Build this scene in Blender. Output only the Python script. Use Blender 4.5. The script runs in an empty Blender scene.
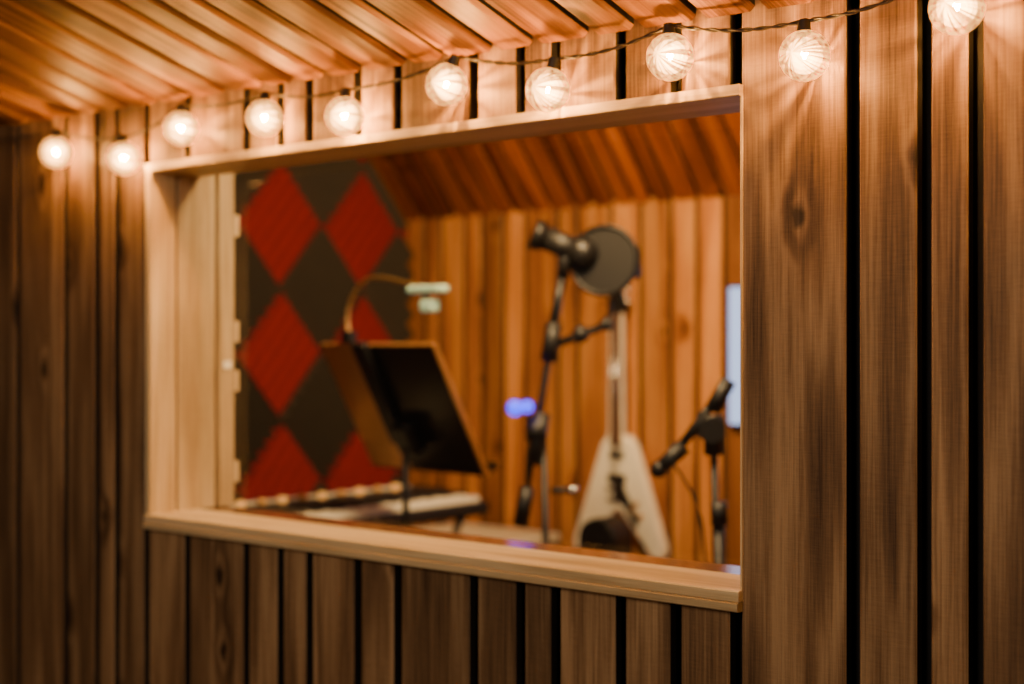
import bpy, bmesh, math, random
from mathutils import Vector, Matrix
random.seed(11)
V=Vector
SC=bpy.context.scene
COL=SC.collection

# ---------------------------------------------------------------- materials
def newmat(name):
    m=bpy.data.materials.new(name); m.use_nodes=True
    nt=m.node_tree; nt.nodes.clear()
    out=nt.nodes.new('ShaderNodeOutputMaterial')
    return m,nt,out
def simple(name,col,rough=.5,metal=0,emit=None,es=0,noise=.15):
    m,nt,out=newmat(name)
    b=nt.nodes.new('ShaderNodeBsdfPrincipled')
    tc=nt.nodes.new('ShaderNodeTexCoord'); n=nt.nodes.new('ShaderNodeTexNoise')
    n.inputs['Scale'].default_value=18
    nt.links.new(tc.outputs['Object'],n.inputs['Vector'])
    mr=nt.nodes.new('ShaderNodeMapRange'); mr.inputs['To Min'].default_value=1-noise; mr.inputs['To Max'].default_value=1+noise
    nt.links.new(n.outputs['Fac'],mr.inputs['Value'])
    mx=nt.nodes.new('ShaderNodeVectorMath'); mx.operation='SCALE'
    mx.inputs[0].default_value=col[:3]
    nt.links.new(mr.outputs[0],mx.inputs['Scale'])
    nt.links.new(mx.outputs[0],b.inputs['Base Color'])
    b.inputs['Roughness'].default_value=rough; b.inputs['Metallic'].default_value=metal
    if emit:
        b.inputs['Emission Color'].default_value=(*emit,1); b.inputs['Emission Strength'].default_value=es
    nt.links.new(b.outputs[0],out.inputs[0])
    return m
def wood(name,dark,mid,light,rough=.45,ring=20,tone=(.75,1.2),knots=.3,fib=.45,bump=.25,spec=.4,saw=.06,ramp=(.38,.73),bigw=.30):
    m,nt,out=newmat(name); N=nt.nodes.new; L=nt.links.new
    b=N('ShaderNodeBsdfPrincipled')
    at=N('ShaderNodeAttribute'); at.attribute_name='gp'
    rn=N('ShaderNodeAttribute'); rn.attribute_name='rnd'
    def scaled(v):
        q=N('ShaderNodeVectorMath'); q.operation='MULTIPLY'; q.inputs[1].default_value=v
        L(at.outputs['Vector'],q.inputs[0]); return q.outputs[0]
    def math_(op,a,bb=None,c=None):
        q=N('ShaderNodeMath'); q.operation=op
        for i,x in enumerate((a,bb,c)):
            if x is None: continue
            if isinstance(x,(int,float)): q.inputs[i].default_value=x
            else: L(x,q.inputs[i])
        return q.outputs[0]
    n1=N('ShaderNodeTexNoise'); n1.inputs['Scale'].default_value=1; n1.inputs['Detail'].default_value=2.5; n1.inputs['Distortion'].default_value=.3
    L(scaled((8,8,.5)),n1.inputs['Vector'])
    wob=N('ShaderNodeTexNoise'); wob.inputs['Scale'].default_value=1; wob.inputs['Detail'].default_value=1
    L(scaled((34,34,24)),wob.inputs['Vector'])
    vadd=N('ShaderNodeVectorMath'); vadd.operation='MULTIPLY_ADD'; vadd.inputs[1].default_value=(.10,0,.08)
    L(wob.outputs['Color'],vadd.inputs[0]); L(scaled((6.0,.0,3.3)),vadd.inputs[2])
    sx=N('ShaderNodeSeparateXYZ'); L(vadd.outputs[0],sx.inputs[0])
    cx=N('ShaderNodeCombineXYZ'); L(sx.outputs[0],cx.inputs[0]); L(sx.outputs[2],cx.inputs[1])
    vo=N('ShaderNodeTexVoronoi'); vo.voronoi_dimensions='2D'; vo.inputs['Scale'].default_value=1; vo.inputs['Randomness'].default_value=.85
    L(cx.outputs[0],vo.inputs['Vector'])
    sel=N('ShaderNodeSeparateColor'); L(vo.outputs['Color'],sel.inputs[0])
    selm=math_('LESS_THAN',sel.outputs[0],knots)
    infl=N('ShaderNodeMapRange'); infl.interpolation_type='SMOOTHSTEP'
    infl.inputs['From Min'].default_value=0; infl.inputs['From Max'].default_value=.30
    infl.inputs['To Min'].default_value=1.0; infl.inputs['To Max'].default_value=0
    L(vo.outputs['Distance'],infl.inputs['Value'])
    ki=math_('MULTIPLY',infl.outputs[0],selm)
    ph=math_('ADD',math_('MULTIPLY',n1.outputs['Fac'],ring*2.2),math_('MULTIPLY',ki,5))
    s=math_('MULTIPLY_ADD',math_('SINE',ph),.5,.5)
    s=math_('POWER',s,1.4)
    f=N('ShaderNodeTexNoise'); f.inputs['Scale'].default_value=1; f.inputs['Detail'].default_value=5; f.inputs['Roughness'].default_value=.65
    L(scaled((190,190,4.5)),f.inputs['Vector'])
    sw=N('ShaderNodeTexNoise'); sw.inputs['Scale'].default_value=1; sw.inputs['Detail'].default_value=2
    L(scaled((36,36,420)),sw.inputs['Vector'])
    big=N('ShaderNodeTexNoise'); big.inputs['Scale'].default_value=1; big.inputs['Detail'].default_value=3
    L(scaled((10,10,2.4)),big.inputs['Vector'])
    v=math_('ADD',math_('MULTIPLY',s,.34*(1-fib)),math_('MULTIPLY',f.outputs['Fac'],fib+.10))
    v=math_('ADD',v,math_('MULTIPLY',big.outputs['Fac'],bigw))
    v=math_('ADD',v,math_('MULTIPLY',sw.outputs['Fac'],saw))
    v=math_('SUBTRACT',v,math_('MULTIPLY',ki,.10))
    r=N('ShaderNodeValToRGB'); e=r.color_ramp.elements
    e[0].position=ramp[0]; e[0].color=(*dark,1); e[1].position=ramp[1]; e[1].color=(*light,1)
    k=e.new((ramp[0]+ramp[1])/2); k.color=(*mid,1)
    L(v,r.inputs[0])
    kd=N('ShaderNodeMapRange'); kd.inputs['From Min'].default_value=.04; kd.inputs['From Max'].default_value=.09
    kd.inputs['To Min'].default_value=.72; kd.inputs['To Max'].default_value=0
    L(vo.outputs['Distance'],kd.inputs['Value'])
    kdm=math_('MULTIPLY',kd.outputs[0],selm)
    tn=N('ShaderNodeMapRange'); tn.inputs['To Min'].default_value=tone[0]; tn.inputs['To Max'].default_value=tone[1]
    L(rn.outputs['Fac'],tn.inputs['Value'])
    tot=math_('MULTIPLY',tn.outputs[0],math_('SUBTRACT',1,kdm))
    sc=N('ShaderNodeVectorMath'); sc.operation='SCALE'; L(r.outputs[0],sc.inputs[0]); L(tot,sc.inputs['Scale'])
    L(sc.outputs[0],b.inputs['Base Color'])
    b.inputs['Roughness'].default_value=rough
    b.inputs['Specular IOR Level'].default_value=spec
    bp=N('ShaderNodeBump'); bp.inputs['Strength'].default_value=bump; bp.inputs['Distance'].default_value=.004
    L(v,bp.inputs['Height']); L(bp.outputs[0],b.inputs['Normal'])
    L(b.outputs[0],out.inputs[0])
    return m

M_ext=wood('wood_exterior',(.062,.030,.013),(.19,.102,.046),(.36,.215,.105),rough=.6,ring=13,tone=(.68,1.22),knots=.30,bump=.45,saw=.10,ramp=(.36,.74),spec=.3)
M_ceil=wood('wood_ceiling',(.08,.026,.004),(.31,.125,.022),(.48,.22,.042),rough=.5,ring=14,bump=.4,spec=.3,tone=(.5,1.2),knots=.15)
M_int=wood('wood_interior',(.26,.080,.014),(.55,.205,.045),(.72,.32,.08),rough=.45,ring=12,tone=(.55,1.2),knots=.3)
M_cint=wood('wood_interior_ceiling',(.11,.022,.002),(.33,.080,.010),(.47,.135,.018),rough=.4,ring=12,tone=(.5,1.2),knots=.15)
M_ply=wood('plywood_pale',(.36,.235,.105),(.57,.41,.215),(.70,.54,.32),rough=.5,ring=8,tone=(.85,1.1),knots=-1,bump=.2)
M_sillin=wood('varnished_inner_sill',(.10,.04,.02),(.20,.08,.035),(.28,.12,.05),rough=.12,ring=8,knots=-1,bump=.05,spec=.7)
M_floor=wood('wood_floor',(.06,.03,.015),(.16,.08,.04),(.25,.14,.07),rough=.4,ring=12)
M_edge=simple('gap_shade_edge',(.008,.005,.004),.8)  # near-black on board sides: shade of the gaps painted into the colour
M_black=simple('black_backing',(.004,.003,.003),.9)
M_bmetal=simple('black_metal',(.010,.009,.009),.4,.3)
M_brass=simple('brass_edge',(.75,.45,.16),.35,.9)
M_chrome=simple('chrome',(.6,.6,.6),.2,1)
M_plastic=simple('black_plastic',(.006,.005,.005),.5)
M_desk=simple('music_desk_enamel',(.015,.009,.006),.3,.3)
M_deskb=simple('music_desk_reflection',(.55,.26,.09),.3,.5)  # brown of the reflected wood, painted into the desk colour
M_red=simple('red_foam',(.21,.002,.007),.9)
M_grey=simple('grey_foam',(.058,.044,.028),.95)
M_cream=simple('cream_lacquer',(.95,.87,.70),.25)
M_white=simple('ivory_white',(.88,.82,.66),.35)
M_rose=simple('rosewood',(.14,.06,.03),.5)
M_wire=simple('wire_rubber',(.02,.012,.008),.6)
M_blue=simple('blue_led',(.02,.03,.6),.5,0,(.02,.03,1.0),3.2)
M_amber=simple('amber_led',(.6,.3,.1),.5,0,(1,.45,.1),.8)
M_screen=simple('monitor_screen',(.2,.25,.3),.3,0,(.38,.55,1.0),1.4,.05)
M_lamp=simple('reading_lamp_diffuser',(.38,.5,.36),.5,0,(.6,.95,.55),.2,.05)
M_core=simple('bulb_filament_glow',(1,.7,.4),.5,0,(1.0,.47,.11),7600,.0)

def facing_mix(nt,trcol,rough,lo,hi):
    tr=nt.nodes.new('ShaderNodeBsdfTransparent'); tr.inputs[0].default_value=trcol
    gl=nt.nodes.new('ShaderNodeBsdfGlossy'); gl.inputs['Roughness'].default_value=rough
    lw=nt.nodes.new('ShaderNodeLayerWeight'); lw.inputs[0].default_value=.5
    pw=nt.nodes.new('ShaderNodeMath'); pw.operation='POWER'; pw.inputs[1].default_value=4; nt.links.new(lw.outputs['Facing'],pw.inputs[0])
    mr=nt.nodes.new('ShaderNodeMapRange'); mr.inputs['To Min'].default_value=lo; mr.inputs['To Max'].default_value=hi; nt.links.new(pw.outputs[0],mr.inputs['Value'])
    m1=nt.nodes.new('ShaderNodeMixShader'); nt.links.new(mr.outputs[0],m1.inputs[0]); nt.links.new(tr.outputs[0],m1.inputs[1]); nt.links.new(gl.outputs[0],m1.inputs[2])
    return m1,tr
# crackled glass globe: radial flutes tint the light that passes through it
M_globe,nt,out=newmat('bulb_globe_glass')
m1,tr=facing_mix(nt,(1,.95,.88,1),.1,.04,.5)
lp_=nt.nodes.new('ShaderNodeAttribute'); lp_.attribute_name='lp'
fl_=nt.nodes.new('ShaderNodeVectorMath'); fl_.operation='MULTIPLY'; fl_.inputs[1].default_value=(1,0,1); nt.links.new(lp_.outputs['Vector'],fl_.inputs[0])
nz=nt.nodes.new('ShaderNodeVectorMath'); nz.operation='NORMALIZE'; nt.links.new(fl_.outputs[0],nz.inputs[0])
br=nt.nodes.new('ShaderNodeAttribute'); br.attribute_name='rnd'
ofs=nt.nodes.new('ShaderNodeVectorMath'); ofs.operation='ADD'; nt.links.new(nz.outputs[0],ofs.inputs[0])
cmb=nt.nodes.new('ShaderNodeCombineXYZ'); nt.links.new(br.outputs['Fac'],cmb.inputs[1]); nt.links.new(cmb.outputs[0],ofs.inputs[1])
fn=nt.nodes.new('ShaderNodeTexNoise'); fn.inputs['Scale'].default_value=8; fn.inputs['Detail'].default_value=2; nt.links.new(ofs.outputs[0],fn.inputs['Vector'])
rp=nt.nodes.new('ShaderNodeValToRGB'); rp.color_ramp.elements[0].position=.42; rp.color_ramp.elements[0].color=(.14,.10,.06,1); rp.color_ramp.elements[1].position=.54; rp.color_ramp.elements[1].color=(1,.95,.84,1)
nt.links.new(fn.outputs['Fac'],rp.inputs[0]); nt.links.new(rp.outputs[0],tr.inputs[0])
em=nt.nodes.new('ShaderNodeEmission'); em.inputs[0].default_value=(1,.40,.08,1)
tc=nt.nodes.new('ShaderNodeTexCoord'); vv=nt.nodes.new('ShaderNodeTexVoronoi'); vv.feature='DISTANCE_TO_EDGE'; vv.inputs['Scale'].default_value=75
nt.links.new(tc.outputs['Object'],vv.inputs['Vector'])
mr=nt.nodes.new('ShaderNodeMapRange'); mr.inputs['From Max'].default_value=.3; mr.inputs['To Min'].default_value=2.0; mr.inputs['To Max'].default_value=.6
nt.links.new(vv.outputs['Distance'],mr.inputs['Value']); nt.links.new(mr.outputs[0],em.inputs[1])
ad=nt.nodes.new('ShaderNodeAddShader'); nt.links.new(m1.outputs[0],ad.inputs[0]); nt.links.new(em.outputs[0],ad.inputs[1]); nt.links.new(ad.outputs[0],out.inputs[0])
def glowmat(name,s):
    m,nt,out=newmat(name)
    t=nt.nodes.new('ShaderNodeBsdfTransparent'); e=nt.nodes.new('ShaderNodeEmission'); e.inputs[0].default_value=(1,.48,.15,1); e.inputs[1].default_value=s
    a=nt.nodes.new('ShaderNodeAddShader'); nt.links.new(t.outputs[0],a.inputs[0]); nt.links.new(e.outputs[0],a.inputs[1]); nt.links.new(a.outputs[0],out.inputs[0]); return m
M_glow=glowmat('bulb_inner_glow',4.0)
M_glass,nt,out=newmat('window_glass')
m1,tr=facing_mix(nt,(.97,.98,.97,1),.01,.04,.7); nt.links.new(m1.outputs[0],out.inputs[0])

# ---------------------------------------------------------------- helpers
def empty(name,loc=(0,0,0)):
    o=bpy.data.objects.new(name,None); o.location=loc; o.empty_display_size=.1; COL.objects.link(o); return o
def attach(o,parent):
    if parent is not None:
        o.parent=parent; o.matrix_parent_inverse=Matrix.Translation(-V(parent.location))
def finish(bm,name,mats,parent=None,smooth=False):
    bmesh.ops.recalc_face_normals(bm,faces=bm.faces[:])
    me=bpy.data.meshes.new(name); bm.to_mesh(me); bm.free()
    for m in (mats if isinstance(mats,(list,tuple)) else [mats]): me.materials.append(m)
    if smooth:
        for p in me.polygons: p.use_smooth=True
    o=bpy.data.objects.new(name,me); COL.objects.link(o); attach(o,parent); return o
def wbm():
    bm=bmesh.new(); bm.verts.layers.float_vector.new('gp'); bm.verts.layers.float.new('rnd'); return bm
def board(bm,o,U,T,W,w,t,l,c=.003):
    """board: o corner, U across, T thickness (away from show face), W along grain"""
    gp=bm.verts.layers.float_vector['gp']; rl=bm.verts.layers.float['rnd']
    o=V(o);U=V(U).normalized();T=V(T).normalized();W=V(W).normalized()
    r=random.random(); off=V((random.random()*40,random.random()*3,random.random()*40))
    sec=[(c,0),(w-c,0),(w,c),(w,t),(0,t),(0,c)]
    rows=[]
    for wl in (0,l):
        row=[]
        for (a,b) in sec:
            v=bm.verts.new(o+U*a+T*b+W*wl); v[gp]=V((a,b,wl))+off; v[rl]=r; row.append(v)
        rows.append(row)
    for i in range(6):
        j=(i+1)%6
        f=bm.faces.new((rows[0][i],rows[0][j],rows[1][j],rows[1][i]))
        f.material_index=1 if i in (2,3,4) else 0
    bm.faces.new(rows[0][::-1]); bm.faces.new(rows[1])
def box(name,lo,hi,mat,parent=None,bev=0,rot=None):
    bm=bmesh.new(); bmesh.ops.create_cube(bm,size=1)
    lo=V(lo);hi=V(hi);c=(lo+hi)/2;d=hi-lo
    for v in bm.verts: v.co=V((v.co.x*d.x,v.co.y*d.y,v.co.z*d.z))
    if bev: bmesh.ops.bevel(bm,geom=bm.edges[:],offset=bev,segments=3,affect='EDGES',profile=.5)
    if rot: bm.transform(rot)
    bm.transform(Matrix.Translation(c))
    return finish(bm,name,mat,parent)
def cyl(name,p1,p2,r,mat,parent=None,r2=None,seg=24):
    p1=V(p1);p2=V(p2);d=p2-p1
    bm=bmesh.new(); bmesh.ops.create_cone(bm,cap_ends=True,segments=seg,radius1=r,radius2=r if r2 is None else r2,depth=d.length)
    bm.transform(Matrix.Translation((p1+p2)/2)@d.to_track_quat('Z','Y').to_matrix().to_4x4())
    o=finish(bm,name,mat,parent)
    for p in o.data.polygons: p.use_smooth=len(p.vertices)==4
    return o
def ball(name,c,r,mat,parent=None,scale=(1,1,1),seg=32):
    bm=bmesh.new(); bmesh.ops.create_uvsphere(bm,u_segments=seg,v_segments=seg//2,radius=r)
    for v in bm.verts: v.co=V((v.co.x*scale[0],v.co.y*scale[1],v.co.z*scale[2]))
    bm.transform(Matrix.Translation(c)); return finish(bm,name,mat,parent,True)
def tube(name,pts,r,mat,parent=None,cyclic=False):
    cu=bpy.data.curves.new(name,'CURVE'); cu.dimensions='3D'; cu.bevel_depth=r; cu.bevel_resolution=3; cu.resolution_u=8
    s=cu.splines.new('NURBS'); s.points.add(len(pts)-1)
    for p,q in zip(s.points,pts): p.co=(*q,1)
    s.use_endpoint_u=not cyclic; s.use_cyclic_u=cyclic; s.order_u=3
    cu.materials.append(mat)
    o=bpy.data.objects.new(name,cu); COL.objects.link(o); attach(o,parent); return o
def extr(name,pts,y0,y1,mat,parent=None,bev=.0,M=None):
    bm=bmesh.new()
    vs=[bm.verts.new((x,y0,z)) for x,z in pts]; f=bm.faces.new(vs)
    g=bmesh.ops.extrude_face_region(bm,geom=[f])
    for v in g['geom']:
        if isinstance(v,bmesh.types.BMVert): v.co.y=y1
    if bev:
        es=[e for e in bm.edges if abs(e.verts[0].co.y-e.verts[1].co.y)<1e-6]
        bmesh.ops.bevel(bm,geom=es,offset=bev,segments=3,affect='EDGES')
    if M: bm.transform(M)
    return finish(bm,name,mat,parent)

# ---------------------------------------------------------------- front wall
WX0,WX1,WZ0,WZ1=-3.005,-1.286,1.047,1.946
H=2.75
gaps=[-3.618,-3.381,-3.236,-3.147,-3.018,-2.852,-2.628,-2.506,-2.408,-2.252,-2.130,-1.914,-1.791,-1.703,-1.549,-1.427,-1.302,-1.080,-.957,-.873,-.690,-.60,-.43,-.33,-.12,-.02,.2,.32,.5]
g=-3.618
left=[]
while g>-5.6:
    g-=random.choice([.09,.13,.2,.17]); left.append(g)
gaps=left[::-1]+gaps
bm=wbm()
for a,b in zip(gaps[:-1],gaps[1:]):
    x0=a+.012; w=b-a-.024; mid=(a+b)/2
    if WX0<mid<WX1:
        board(bm,(x0,0,.0),(1,0,0),(0,1,0),(0,0,1),w,.022,WZ0+.003)
        board(bm,(x0,0,WZ1-.003),(1,0,0),(0,1,0),(0,0,1),w,.022,H-WZ1)
    else:
        board(bm,(x0,0,.0),(1,0,0),(0,1,0),(0,0,1),w,.022,H)
wf=empty('wall_front',(-2,0,0))
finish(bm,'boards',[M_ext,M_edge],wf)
yb0,ym,yb1=.045,.15,.25
box('core_left',(gaps[0],yb0,0),(WX0-.002,yb1,H),M_black,wf)
box('core_right',(WX1+.002,yb0,0),(gaps[-1],yb1,H),M_black,wf)
box('core_below',(WX0-.002,yb0,0),(WX1+.002,yb1,WZ0-.002),M_black,wf)
box('core_above',(WX0-.002,yb0,WZ1+.002),(WX1+.002,ym,H),M_black,wf)
box('core_above_inner',(WX0-.002,ym,2.2),(WX1+.002,yb1,H),M_black,wf)

# ---------------------------------------------------------------- window frame
win=empty('window_1',(-2.15,.1,1.05))
def plyb(name,o,U,T,W,w,t,l,c=.002,mat=None):
    bm=wbm(); board(bm,o,U,T,W,w,t,l,c); m=mat or M_ply; return finish(bm,name,[m,m],win)
WW=WX1-WX0
plyb('header',(WX0,-.014,WZ1-.02),(0,1,0),(0,0,1),(1,0,0),.160,.02,WW)
plyb('sill',(WX0,-.016,WZ0+.022),(0,1,0),(0,0,-1),(1,0,0),.160,.019,WW)
plyb('sill_inner',(WX0,.146,WZ0+.018),(0,1,0),(0,0,-1),(1,0,0),.105,.018,WW,mat=M_sillin)
plyb('sill_apron',(WX0,-.020,WZ0-.014),(0,0,1),(0,1,0),(1,0,0),.016,.018,WW)
hz0,hz1=WZ0+.022,WZ1-.020
plyb('jamb_left_outer',(WX0+.020,-.012,hz0),(0,1,0),(-1,0,0),(0,0,1),.078,.020,hz1-hz0)
plyb('jamb_left_inner',(WX0+.015,.076,hz0),(0,1,0),(-1,0,0),(0,0,1),.118,.015,1.1)
plyb('jamb_left_stop',(WX0+.020,.203,hz0),(0,1,0),(-1,0,0),(0,0,1),.050,.020,1.1)
plyb('jamb_right',(WX1-.005,-.004,hz0),(0,1,0),(1,0,0),(0,0,1),.255,.005,hz1-hz0)
for i,z in enumerate((1.13,1.37,1.5,1.78)):
    plyb(f'stop_block_{i}',(WX0+.008,.2545,z),(1,0,0),(0,1,0),(0,0,1),.014,.012,.055)
box('label_plate',(WX0+.0205,.215,1.43),(WX0+.0235,.24,1.45),M_white,win)
bm=bmesh.new(); bm.faces.new([bm.verts.new(p) for p in ((WX0+.012,.1445,hz0-.002),(WX1-.003,.1445,hz0-.002),(WX1-.003,.1445,hz1+.004),(WX0+.012,.1445,hz1+.004))])
finish(bm,'glass_pane',M_glass,win)

# ---------------------------------------------------------------- exterior ceiling (sloping up towards the viewer)
def zc(x): return 2.068-.0162*(x+1.12)
bm=wbm(); x=-5.7
k=.30; wv=V((0,-1,k)).normalized()
while x<1.0:
    w=random.choice([.105,.12,.135])
    z=zc(x)
    U=V((1,0,-.0162)); T=U.normalized().cross(wv); 
    if T.z<0: T=-T
    board(bm,(x,-.001,z),U,T,wv,w-.018,.022,3.2,.009)
    x+=w
cl=empty('ceiling',(-2,-1,2.1))
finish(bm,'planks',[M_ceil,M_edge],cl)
bm=bmesh.new()
vs=[bm.verts.new(p) for p in ((-5.8,-.001,zc(-5.8)+.035),(1.1,-.001,zc(1.1)+.035),(1.1,-3.1,zc(1.1)+.035+.93),(-5.8,-3.1,zc(-5.8)+.965))]
f=bm.faces.new(vs); gg=bmesh.ops.extrude_face_region(bm,geom=[f])
for v in gg['geom']:
    if isinstance(v,bmesh.types.BMVert): v.co.z+=.05
finish(bm,'deck',M_black,cl)

# ---------------------------------------------------------------- interior shell
XL,XR,YB=-4.478,-.55,2.40
ZJ,SL=2.04,1.2
bm=wbm(); x=XL
while x<XR:
    w=random.choice([.10,.12,.14,.17])
    board(bm,(x,YB,0),(1,0,0),(0,1,0),(0,0,1),w-.020,.02,ZJ+.02,.003); x+=w
wb=empty('wall_back',(-2.5,YB,0))
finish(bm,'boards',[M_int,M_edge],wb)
box('core',(XL-.1,YB+.03,0),(XR+.1,YB+.12,ZJ+.1),M_black,wb)
ci=empty('ceiling_interior',(-2.5,1.5,2.5))
bm=wbm(); x=XL
wv2=V((0,-1,SL)).normalized()
ln=(H-ZJ)/SL; ls=math.hypot(ln,H-ZJ)
while x<XR:
    w=random.choice([.09,.11,.12])
    board(bm,(x,YB,ZJ),(1,0,0),(0,SL,1),wv2,w-.018,.018,ls,.005); x+=w
yf=YB-ln
x=XL
while x<XR:
    w=.12
    board(bm,(x,yf,H),(1,0,0),(0,0,1),(0,-1,0),w-.01,.018,yf-.27,.004); x+=w
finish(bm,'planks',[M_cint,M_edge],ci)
box('deck',(XL-.1,.0,H+.022),(XR+.1,YB+.1,H+.08),M_black,ci)
bm=bmesh.new()
vs=[bm.verts.new(p) for p in ((XL-.1,YB+.05,ZJ+.02),(XR+.1,YB+.05,ZJ+.02),(XR+.1,yf,H+.05),(XL-.1,yf,H+.05))]
bm.faces.new(vs); finish(bm,'slope_deck',M_black,ci)
box('wall_left',(XL-.12,.27,0),(XL-.001,YB+.1,H+.02),M_grey)
bm=wbm(); y=.27
while y<YB:
    board(bm,(XR,y,0),(0,1,0),(1,0,0),(0,0,1),.13,.02,H,.003); y+=.14
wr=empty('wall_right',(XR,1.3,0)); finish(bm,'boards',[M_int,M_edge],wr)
box('core',(XR+.02,.27,0),(XR+.1,YB+.1,H),M_black,wr)
bm=wbm(); y=-4.5
while y<YB+.1:
    board(bm,(-5.8,y,0),(0,1,0),(0,0,-1),(1,0,0),.145,.02,7,.002); y+=.147
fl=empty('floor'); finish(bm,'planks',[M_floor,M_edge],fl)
box('subfloor',(-5.8,-4.5,-.06),(1.2,YB+.1,-.021),M_black,fl)

# ---------------------------------------------------------------- foam diamonds on the left wall
def foam(name,centres,w,h,n,base,peak,mat,flip):
    bm=bmesh.new()
    for (cy,cz) in centres:
        e1=V((0,w/2,h/2)); e2=V((0,w/2,-h/2))
        if flip: e1,e2=e2,e1
        o=V((XL,cy-w/2,cz))
        for i in range(n):
            t0,t1=i/n,(i+1)/n; tm=(t0+t1)/2
            P=lambda s,t,d:o+e1*s+e2*t+V((d,0,0))
            A=[P(0,t0,base),P(0,tm,base+peak),P(0,t1,base),P(0,t1,0),P(0,t0,0)]
            B=[P(1,t0,base),P(1,tm,base+peak),P(1,t1,base),P(1,t1,0),P(1,t0,0)]
            a=[bm.verts.new(p) for p in A]; b=[bm.verts.new(p) for p in B]
            for q in range(5):
                r=(q+1)%5; bm.faces.new((a[q],a[r],b[r],b[q]))
            bm.faces.new(a); bm.faces.new(b[::-1])
    for co,no in ((V((0,YB-.012,0)),V((0,1,0))),(V((0,YB-.03,ZJ)),V((0,SL,1))),(V((0,0,H-.02)),V((0,0,1))),(V((0,0,.25)),V((0,0,-1))),(V((0,.3,0)),V((0,-1,0)))):
        bmesh.ops.bisect_plane(bm,geom=bm.verts[:]+bm.edges[:]+bm.faces[:],plane_co=co,plane_no=no,clear_outer=True)
    return finish(bm,name,mat,fm)
fm=empty('acoustic_foam_panels',(XL,1.5,1.3))
fw,fh=.455,.53
red=[(1.655+fw*i,1.455+fh*j) for i in range(-4,3) for j in range(-3,4)]
gry=[(1.655+fw*(i+.5),1.455+fh*(j+.5)) for i in range(-4,3) for j in range(-3,4)]
foam('red_tiles',red,fw*.98,fh*.98,6,.03,.010,M_red,False)
foam('grey_tiles',gry,fw*1.0,fh*1.0,6,.02,.06,M_grey,True)

# ---------------------------------------------------------------- string lights
sl=empty('string_lights',(-2.2,-.06,2.05))
bl=[(-4.6,2.02,0),(-3.9,2.03,0),(-3.335,1.999,1),(-3.030,1.958,1),(-2.798,2.010,1),(-2.492,2.004,1),(-2.230,1.981,1),(-1.934,2.014,1),(-1.674,1.974,1),(-1.399,2.000,1),(-1.136,1.968,1),(-.878,2.008,1),(-.62,1.97,1),(-.36,2.0,1)]
R=.042; YL=-.058
gb=bmesh.new(); cb=bmesh.new(); sb=bmesh.new(); hb=bmesh.new(); path=[]
gb.verts.layers.float_vector.new('lp'); gb.verts.layers.float.new('rnd')
def put(src,dst,M):
    src.transform(M); me=bpy.data.meshes.new('t'); src.to_mesh(me); dst.from_mesh(me); bpy.data.meshes.remove(me); src.free()
for i,(x,z,on) in enumerate(bl):
    c=V((x,YL,z)); tilt=random.uniform(-.35,.35)
    ax=V((math.sin(tilt),.15,math.cos(tilt))).normalized()
    rot=ax.to_track_quat('Z','Y').to_matrix().to_4x4()
    if on:
        t=bmesh.new(); bmesh.ops.create_uvsphere(t,u_segments=32,v_segments=20,radius=R)
        l1=t.verts.layers.float_vector.new('lp'); l2=t.verts.layers.float.new('rnd')
        for v in t.verts: v[l1]=rot.to_3x3()@v.co; v[l2]=i*1.37
        put(t,gb,Matrix.Translation(c)@rot)
        for a in range(3):
            t=bmesh.new(); bmesh.ops.create_uvsphere(t,u_segments=8,v_segments=6,radius=.0027)
            put(t,cb,Matrix.Translation(c)@rot@Matrix.Translation((.003*(a-1),0,.003*(-1)**a)))
        for rr in (.016,.023,.030):
            t=bmesh.new(); bmesh.ops.create_uvsphere(t,u_segments=24,v_segments=14,radius=rr)
            put(t,hb,Matrix.Translation(c)@rot)
        t=bmesh.new(); bmesh.ops.create_cone(t,cap_ends=True,segments=20,radius1=.012,radius2=.0095,depth=.022)
        put(t,sb,Matrix.Translation(c+ax*(R+.008))@rot)
        t=bmesh.new(); bmesh.ops.create_cone(t,cap_ends=True,segments=12,radius1=.004,radius2=.003,depth=.02)
        put(t,sb,Matrix.Translation(c+ax*(R-.014))@rot)
    path.append(c+ax*(R+.019))
finish(gb,'globes',M_globe,sl,True); finish(cb,'filaments',M_core,sl,True); finish(hb,'inner_glow',M_glow,sl,True); finish(sb,'sockets',M_plastic,sl)
for s in (0,1):
    pts=[]
    for i in range(len(path)-1):
        a,b=path[i],path[i+1]
        for j in range(12):
            t=j/12; p=a.lerp(b,t); p.z-=.012*math.sin(math.pi*t)-.0035*math.sin(j*2.1+s*math.pi); p.y+=.0035*math.cos(j*2.1+s*math.pi)+.006
            pts.append(p)
    pts.append(path[-1])
    tube(f'wire_{s}',pts,.0020,M_wire,sl)

# ---------------------------------------------------------------- music stand
RR=V((.7638,.6455,0)); DD=V((-.6455,.7638,0))
MS=V((-3.154,1.06,1.29))
ms=empty('music_stand',(MS.x,MS.y,0))
tau=math.radians(29)
ux=V((1,-.06,0)).normalized(); hd=V((.06,1,0)).normalized()
dn=(hd*math.sin(tau)+V((0,0,-1))*math.cos(tau)).normalized()
nb=ux.cross(dn).normalized()
if nb.y>0: nb=-nb
Md=Matrix((( ux.x,nb.x,-dn.x,MS.x),(ux.y,nb.y,-dn.y,MS.y),(ux.z,nb.z,-dn.z,MS.z),(0,0,0,1)))
def mbox(name,lo,hi,mat,bev=0):
    o=box(name,lo,hi,mat,None,bev); o.data.transform(Md); attach(o,ms); return o
mbox('desk',(-.08,-.002,-.23),(.26,.002,.23),M_desk,.0015)
mbox('desk_reflection_left',(-.27,-.002,-.23),(-.082,.002,.23),M_deskb,.0015)  # left part of the desk, coloured as if mirroring the wood
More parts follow.
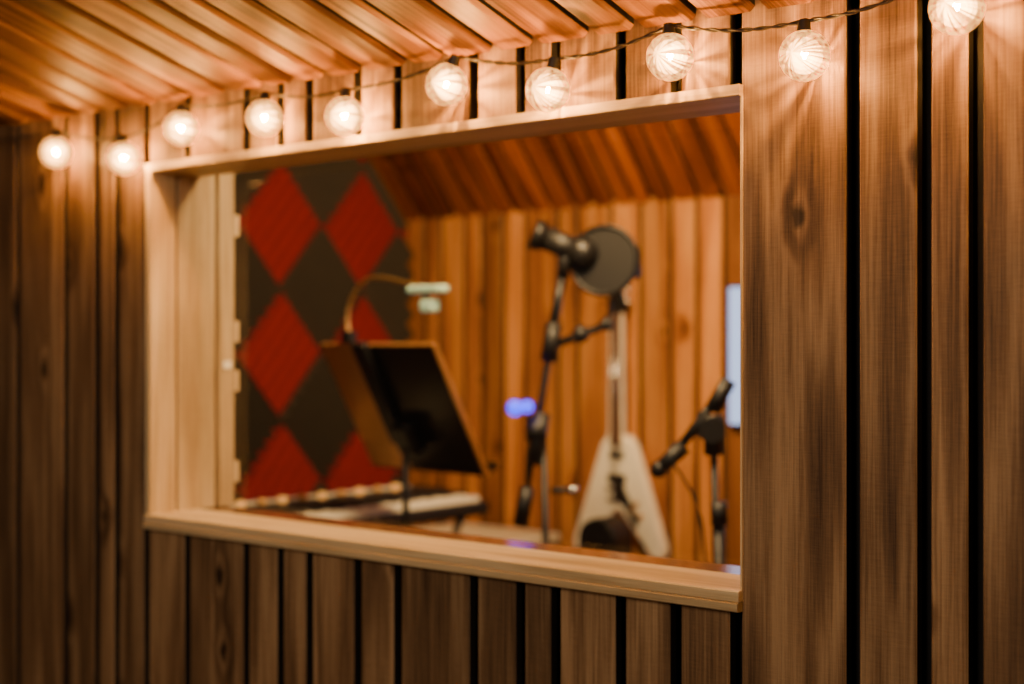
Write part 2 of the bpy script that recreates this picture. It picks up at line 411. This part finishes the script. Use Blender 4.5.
mbox('desk_edge_right',(.256,-.008,-.23),(.265,.010,.23),M_brass)
mbox('desk_edge_left',(-.273,-.008,-.23),(-.266,.004,.23),M_deskb)
mbox('desk_edge_top',(-.27,-.008,.227),(.26,.004,.233),M_deskb)
mbox('desk_shelf',(-.27,-.055,-.233),(.26,.002,-.229),M_desk)
mbox('desk_shelf_lip',(-.27,-.057,-.233),(.26,-.054,-.215),M_brass)
mbox('rear_bracket',(-.095,.002,-.12),(-.03,.03,.245),M_bmetal,.008)
mbox('tilt_head',(-.04,.005,-.14),(.05,.06,-.03),M_bmetal,.015)
pj=Md@V((.0,.04,-.09))
cyl('pole_upper',(pj.x,pj.y,.75),pj,.011,M_bmetal,ms); cyl('pole_lower',(pj.x,pj.y,.12),(pj.x,pj.y,.78),.016,M_bmetal,ms)
cyl('height_clutch',(pj.x,pj.y,.75),(pj.x,pj.y,.82),.022,M_plastic,ms)
for i in range(3):
    a=i*2.094+.4; cyl(f'leg_{i}',(pj.x,pj.y,.2),(pj.x+.27*math.cos(a),pj.y+.27*math.sin(a),.012),.011,M_bmetal,ms)
top=Md@V((-.13,.0,.235))
lp=empty('clip_on_reading_lamp',(top.x,top.y,1.5))
box('clip',(top.x-.022,top.y-.016,top.z+.002),(top.x+.022,top.y+.016,top.z+.04),M_plastic,lp,.006)
hx=MS.x+.20
arc=[top+V((0,0,.03)),top+V((-.02,0,.10)),V((top.x+.05,top.y,1.69)),V((top.x+.13,top.y,1.705)),V((hx-.06,top.y,1.675)),V((hx,top.y,1.665))]
tube('gooseneck',arc,.006,M_brass,lp)
box('lamp_head',(hx-.065,top.y-.025,1.648),(hx+.075,top.y+.025,1.670),M_lamp,lp,.009)
box('battery_pod',(hx-.015,top.y-.02,1.590),(hx+.040,top.y+.02,1.628),M_lamp,lp,.010)
cyl('pod_link',(hx,top.y,1.62),(hx,top.y,1.665),.006,M_plastic,lp)

# ---------------------------------------------------------------- microphone stand (large, with pop filter)
P=V((-2.767,1.3,0))
m1=empty('microphone_stand',P)
def A(k,z,dd=0): return P+RR*k+V((0,0,z))+DD*dd
cyl('pole',A(.01,.05),A(-.012,1.24),.011,M_bmetal,m1)
cyl('pole_sleeve',A(.01,.05),A(0,.82),.015,M_bmetal,m1)
for i in range(3):
    a=i*2.094+.2; cyl(f'leg_{i}',A(.01,.14),A(.01,.012)+V((.3*math.cos(a),.3*math.sin(a),0)),.010,M_bmetal,m1)
cyl('boom',A(-.080,.94),A(.048,1.72),.011,M_bmetal,m1)
cyl('counterweight',A(-.083,.93),A(-.062,1.05),.024,M_bmetal,m1)
cyl('boom_clutch',A(-.035,1.20,-.02),A(-.03,1.26,.02),.030,M_plastic,m1)
cyl('clutch_body',A(-.04,1.12),A(-.015,1.28),.026,M_plastic,m1)
cyl('boom_upper_joint',A(.004,1.44),A(.022,1.56),.026,M_plastic,m1)
cyl('boom_upper_tube',A(.010,1.50),A(.05,1.72),.016,M_bmetal,m1)
cyl('side_arm',A(.02,1.49),A(.19,1.555),.013,M_bmetal,m1)
ball('side_arm_knob',A(.105,1.525),.028,M_plastic,m1); ball('side_arm_tip',A(.185,1.555),.022,M_plastic,m1)
cyl('mic_yoke',A(.048,1.70),A(.06,1.80),.02,M_plastic,m1)
cyl('mic_body',A(-.01,1.825),A(.11,1.775),.038,M_plastic,m1)
cyl('mic_tail',A(-.045,1.838),A(-.01,1.825),.048,M_bmetal,m1)
ball('mic_head',A(.11,1.775),.055,M_bmetal,m1)
nrm=(-DD*.9-RR*.35+V((0,0,.05))).normalized()
c=A(.175,1.752,-.03)
cyl('pop_filter_disc',c,c-nrm*.02,.102,M_plastic,m1,seg=48)
n=48
q=nrm.to_track_quat('Z','Y').to_matrix().to_4x4()
ring=[tuple((Matrix.Translation(c)@q)@V((.105*math.cos(t*2*math.pi/n),.105*math.sin(t*2*math.pi/n),0))) for t in range(n)]
tube('pop_filter_rim',ring,.008,M_bmetal,m1,True)
ball('shock_mount',A(.272,1.735),.022,M_bmetal,m1,(1,1,1.8))
cyl('pop_filter_arm',A(.185,1.555),A(.205,1.66),.006,M_bmetal,m1)
cyl('tuner_bracket',A(-.035,1.30),A(-.065,1.30,-.015),.005,M_plastic,m1)
ball('blue_indicator_1',A(-.062,1.300,-.02),.020,M_blue,m1); ball('blue_indicator_2',A(-.100,1.296,-.02),.024,M_blue,m1)
cyl('indicator_link',A(-.06,1.298,-.02),A(-.10,1.296,-.02),.008,M_plastic,m1)
cyl('height_knob',A(.01,1.04),A(.075,1.04),.010,M_plastic,m1); ball('height_knob_tip',A(.08,1.04),.017,M_chrome,m1)

P2=V((-2.095,1.2,0)); m2=empty('microphone_stand.001',P2)
def B(k,z,dd=0): return P2+RR*k+V((0,0,z))+DD*dd
cyl('pole',B(.022,.05),B(-.005,1.29),.011,M_bmetal,m2)
cyl('pole_sleeve',B(.022,.05),B(.01,1.02),.015,M_bmetal,m2)
for i in range(3):
    a=i*2.094+.9; cyl(f'leg_{i}',B(.022,.14),B(.022,.012)+V((.28*math.cos(a),.28*math.sin(a),0)),.010,M_bmetal,m2)
cyl('boom',B(-.12,1.178),B(.035,1.39),.013,M_bmetal,m2)
cyl('mic_body',B(-.155,1.15),B(-.085,1.215),.020,M_plastic,m2,r2=.024)
ball('mic_grille',B(-.155,1.15),.024,M_bmetal,m2)
cyl('boom_tail',B(-.01,1.31),B(.038,1.395),.022,M_plastic,m2)
cyl('clutch',B(-.012,1.26,-.03),B(-.012,1.26,.03),.036,M_plastic,m2)
cyl('clutch_body',B(-.005,1.19),B(-.008,1.30),.026,M_plastic,m2)
tube('mic_cable',[B(-.12,1.17,-.03),B(-.05,1.08,-.04),B(-.03,.9,-.03),B(.0,.6,-.02),B(.01,.3,-.02),B(.05,.02,-.05)],.004,M_wire,m2)
cyl('lower_clutch',B(.012,1.0),B(.01,1.06),.024,M_plastic,m2)

# ---------------------------------------------------------------- electric guitar (V shape) hung on back wall
gx,gy=-3.235,2.335
gt=empty('electric_guitar',(gx,gy,.68))
T=Matrix.Translation((gx,gy,.68))
body=[(-.045,.46),(.045,.46),(.075,.43),(.215,.04),(.212,.012),(.195,0),(.17,.0),(.15,.012),(.02,.165),(0,.175),(-.02,.165),(-.15,.012),(-.17,0),(-.195,0),(-.212,.012),(-.215,.04),(-.075,.43)]
extr('body',body,-.02,.02,M_cream,gt,.004,T)
extr('pickguard',[(-.018,.30),(.022,.30),(.040,.25),(.100,.13),(.088,.10),(.03,.19),(-.018,.21)],-.0235,-.021,M_plastic,gt,0,T)
def gb_(name,x0,x1,z0,z1,y0,y1,mat,bev=.002): 
    return box(name,(gx+x0,gy+y0,.68+z0),(gx+x1,gy+y1,.68+z1),mat,gt,bev)
gb_('pickup_neck',-.03,.03,.37,.40,-.032,-.02,M_plastic); gb_('pickup_bridge',-.04,.04,.275,.31,-.032,-.02,M_plastic)
gb_('bridge',-.045,.045,.245,.257,-.036,-.02,M_chrome); gb_('tailpiece',-.04,.04,.205,.218,-.034,-.02,M_chrome)
for i,(a,b) in enumerate(((.09,.20),(.11,.155),(.07,.17))):
    cyl(f'knob_{i}',(gx+a,gy-.036,.68+b),(gx+a,gy-.02,.68+b),.011,M_brass,gt)
extr('neck',[(-.028,.42),(.028,.42),(.023,.93),(-.023,.93)],-.034,-.012,M_rose,gt,.003,T)
extr('neck_binding_left',[(-.033,.42),(-.028,.42),(-.023,.93),(-.027,.93)],-.033,-.013,M_cream,gt,0,T)
extr('neck_binding_right',[(.028,.42),(.033,.42),(.027,.93),(.023,.93)],-.033,-.013,M_cream,gt,0,T)
extr('headstock',[(-.021,.925),(.021,.925),(.045,.965),(.012,1.06),(-.012,1.06),(-.045,.965)],-.03,-.012,M_plastic,gt,.002,T)
for i in range(6):
    s=-.018+i*.0072
    cyl(f'string_{i}',(gx+s,gy-.04,.68+.25),(gx+s*.8,gy-.038,.68+.94),.0009,M_chrome,gt,seg=6)
for i in range(6):
    sx=-1 if i<3 else 1; zz=.975+(i%3)*.025
    cyl(f'tuner_{i}',(gx+sx*.02,gy-.022,.68+zz),(gx+sx*.062,gy-.022,.68+zz),.005,M_chrome,gt)
for i in range(12):
    zz=.50+i*.035; gb_(f'fret_{i}',-.024,.024,zz,zz+.003,-.0355,-.033,M_chrome,0)
cyl('hanger_arm',(gx,gy-.0,.68+.945),(gx,YB,.68+.955),.009,M_bmetal,gt)
for s in (-1,1): cyl(f'hanger_prong_{s}',(gx,gy+.0,.68+.945),(gx+s*.03,gy-.05,.68+.93),.006,M_bmetal,gt)

# ---------------------------------------------------------------- speaker on stand near guitar
sx_=-3.095
sp=empty('speaker',(sx_,2.05,0))
def arch(w,h,n=12):
    pts=[(-w/2,0),(w/2,0),(w/2,h-w*.45)]
    for i in range(1,n): 
        a=i*math.pi/n; pts.append((w/2*math.cos(a),h-w*.45+w*.45*math.sin(a)))
    pts.append((-w/2,h-w*.45)); return pts
Ts=Matrix.Translation((sx_,2.05,.55))
extr('cabinet',arch(.17,.31),-.06,.06,M_plastic,sp,.008,Ts)
cyl('woofer',(sx_,1.982,.65),(sx_,1.992,.65),.058,M_bmetal,sp,r2=.054); cyl('tweeter',(sx_,1.982,.77),(sx_,1.992,.77),.025,M_bmetal,sp)
cyl('stand_pole',(sx_,2.05,.02),(sx_,2.05,.555),.02,M_bmetal,sp); cyl('stand_base',(sx_,2.05,0),(sx_,2.05,.02),.14,M_bmetal,sp)

# ---------------------------------------------------------------- keyboard on stand
kb=empty('electronic_keyboard',(-3.62,1.3,0))
kz=.87
box('case',(-3.80,.78,kz),(-3.42,1.78,kz+.05),M_plastic,kb,.012)
box('control_ridge',(-3.80,.78,kz+.04),(-3.62,1.78,kz+.085),M_plastic,kb,.012)
n=36
for i in range(n):
    y0=.82+i*.92/n
    box(f'white_key_{i}',(-3.61,y0+.001,kz+.045),(-3.435,y0+.92/n-.001,kz+.068),M_white,kb,.002)
    if i%7 not in (2,6): box(f'black_key_{i}',(-3.61,y0+.018,kz+.06),(-3.52,y0+.032,kz+.08),M_plastic,kb,.002)
for i in range(9):
    cyl(f'slider_knob_{i}',(-3.71,.86+i*.09,kz+.08),(-3.71,.86+i*.09,kz+.105),.014,M_brass if i%2 else M_amber,kb)
box('display_strip',(-3.78,.84,kz+.083),(-3.745,1.7,kz+.09),M_white,kb)
for y in (.9,1.66):
    cyl(f'stand_leg_a_{y}',(-3.76,y,.012),(-3.46,y,kz),.014,M_bmetal,kb); cyl(f'stand_leg_b_{y}',(-3.46,y,.012),(-3.76,y,kz),.014,M_bmetal,kb)
cyl('stand_bar',(-3.61,.9,.436),(-3.61,1.66,.436),.012,M_bmetal,kb)

sh=empty('side_table',(-3.85,2.1,0))
box('top',(-4.1,1.92,.70),(-3.55,2.36,.73),M_white,sh,.004)
for i,(a,b) in enumerate(((-4.07,1.95),(-3.58,1.95),(-4.07,2.33),(-3.58,2.33))): box(f'leg_{i}',(a-.02,b-.02,0),(a+.02,b+.02,.70),M_rose,sh)

mo=empty('wall_monitor',(-2.5,2.37,1.45))
box('bezel',(-2.765,2.36,1.19),(-2.02,2.40,1.71),M_plastic,mo,.006)
box('screen',(-2.760,2.357,1.20),(-2.025,2.361,1.70),M_screen,mo)

# ---------------------------------------------------------------- lights
def area(name,loc,target,size,power,col):
    l=bpy.data.lights.new(name,'AREA'); l.size=size; l.energy=power; l.color=col
    o=bpy.data.objects.new(name,l); o.location=loc; o.rotation_euler=(V(target)-V(loc)).to_track_quat('-Z','Y').to_euler(); COL.objects.link(o); return o
area('booth_ceiling_light',(-2.3,.75,2.70),(-3.0,2.2,1.0),.5,105,(1,.64,.28))
area('booth_fill_light',(-1.7,.55,2.70),(-3.1,2.3,1.0),.3,40,(1,.68,.36))  # unseen fill, added to brighten the guitar and back wall
area('room_fill_light',(-.9,-3.4,2.6),(-2.2,0,1.2),1.2,64,(1,.80,.58))  # unseen soft fill, added behind the camera to lift the outer wall
w=bpy.data.worlds.new('World'); SC.world=w; w.use_nodes=True
w.node_tree.nodes['Background'].inputs[0].default_value=(1,.80,.62,1); w.node_tree.nodes['Background'].inputs[1].default_value=.045

# ---------------------------------------------------------------- camera
cam=bpy.data.cameras.new('camera'); co=bpy.data.objects.new('camera',cam); COL.objects.link(co)
co.location=(0,-2.143,1.5); co.rotation_euler=(math.radians(90),0,math.asin(.6455))
cam.lens=50; cam.sensor_width=36; cam.clip_start=.05
cam.dof.use_dof=True; cam.dof.focus_distance=2.36; cam.dof.aperture_fstop=1.6
SC.camera=co
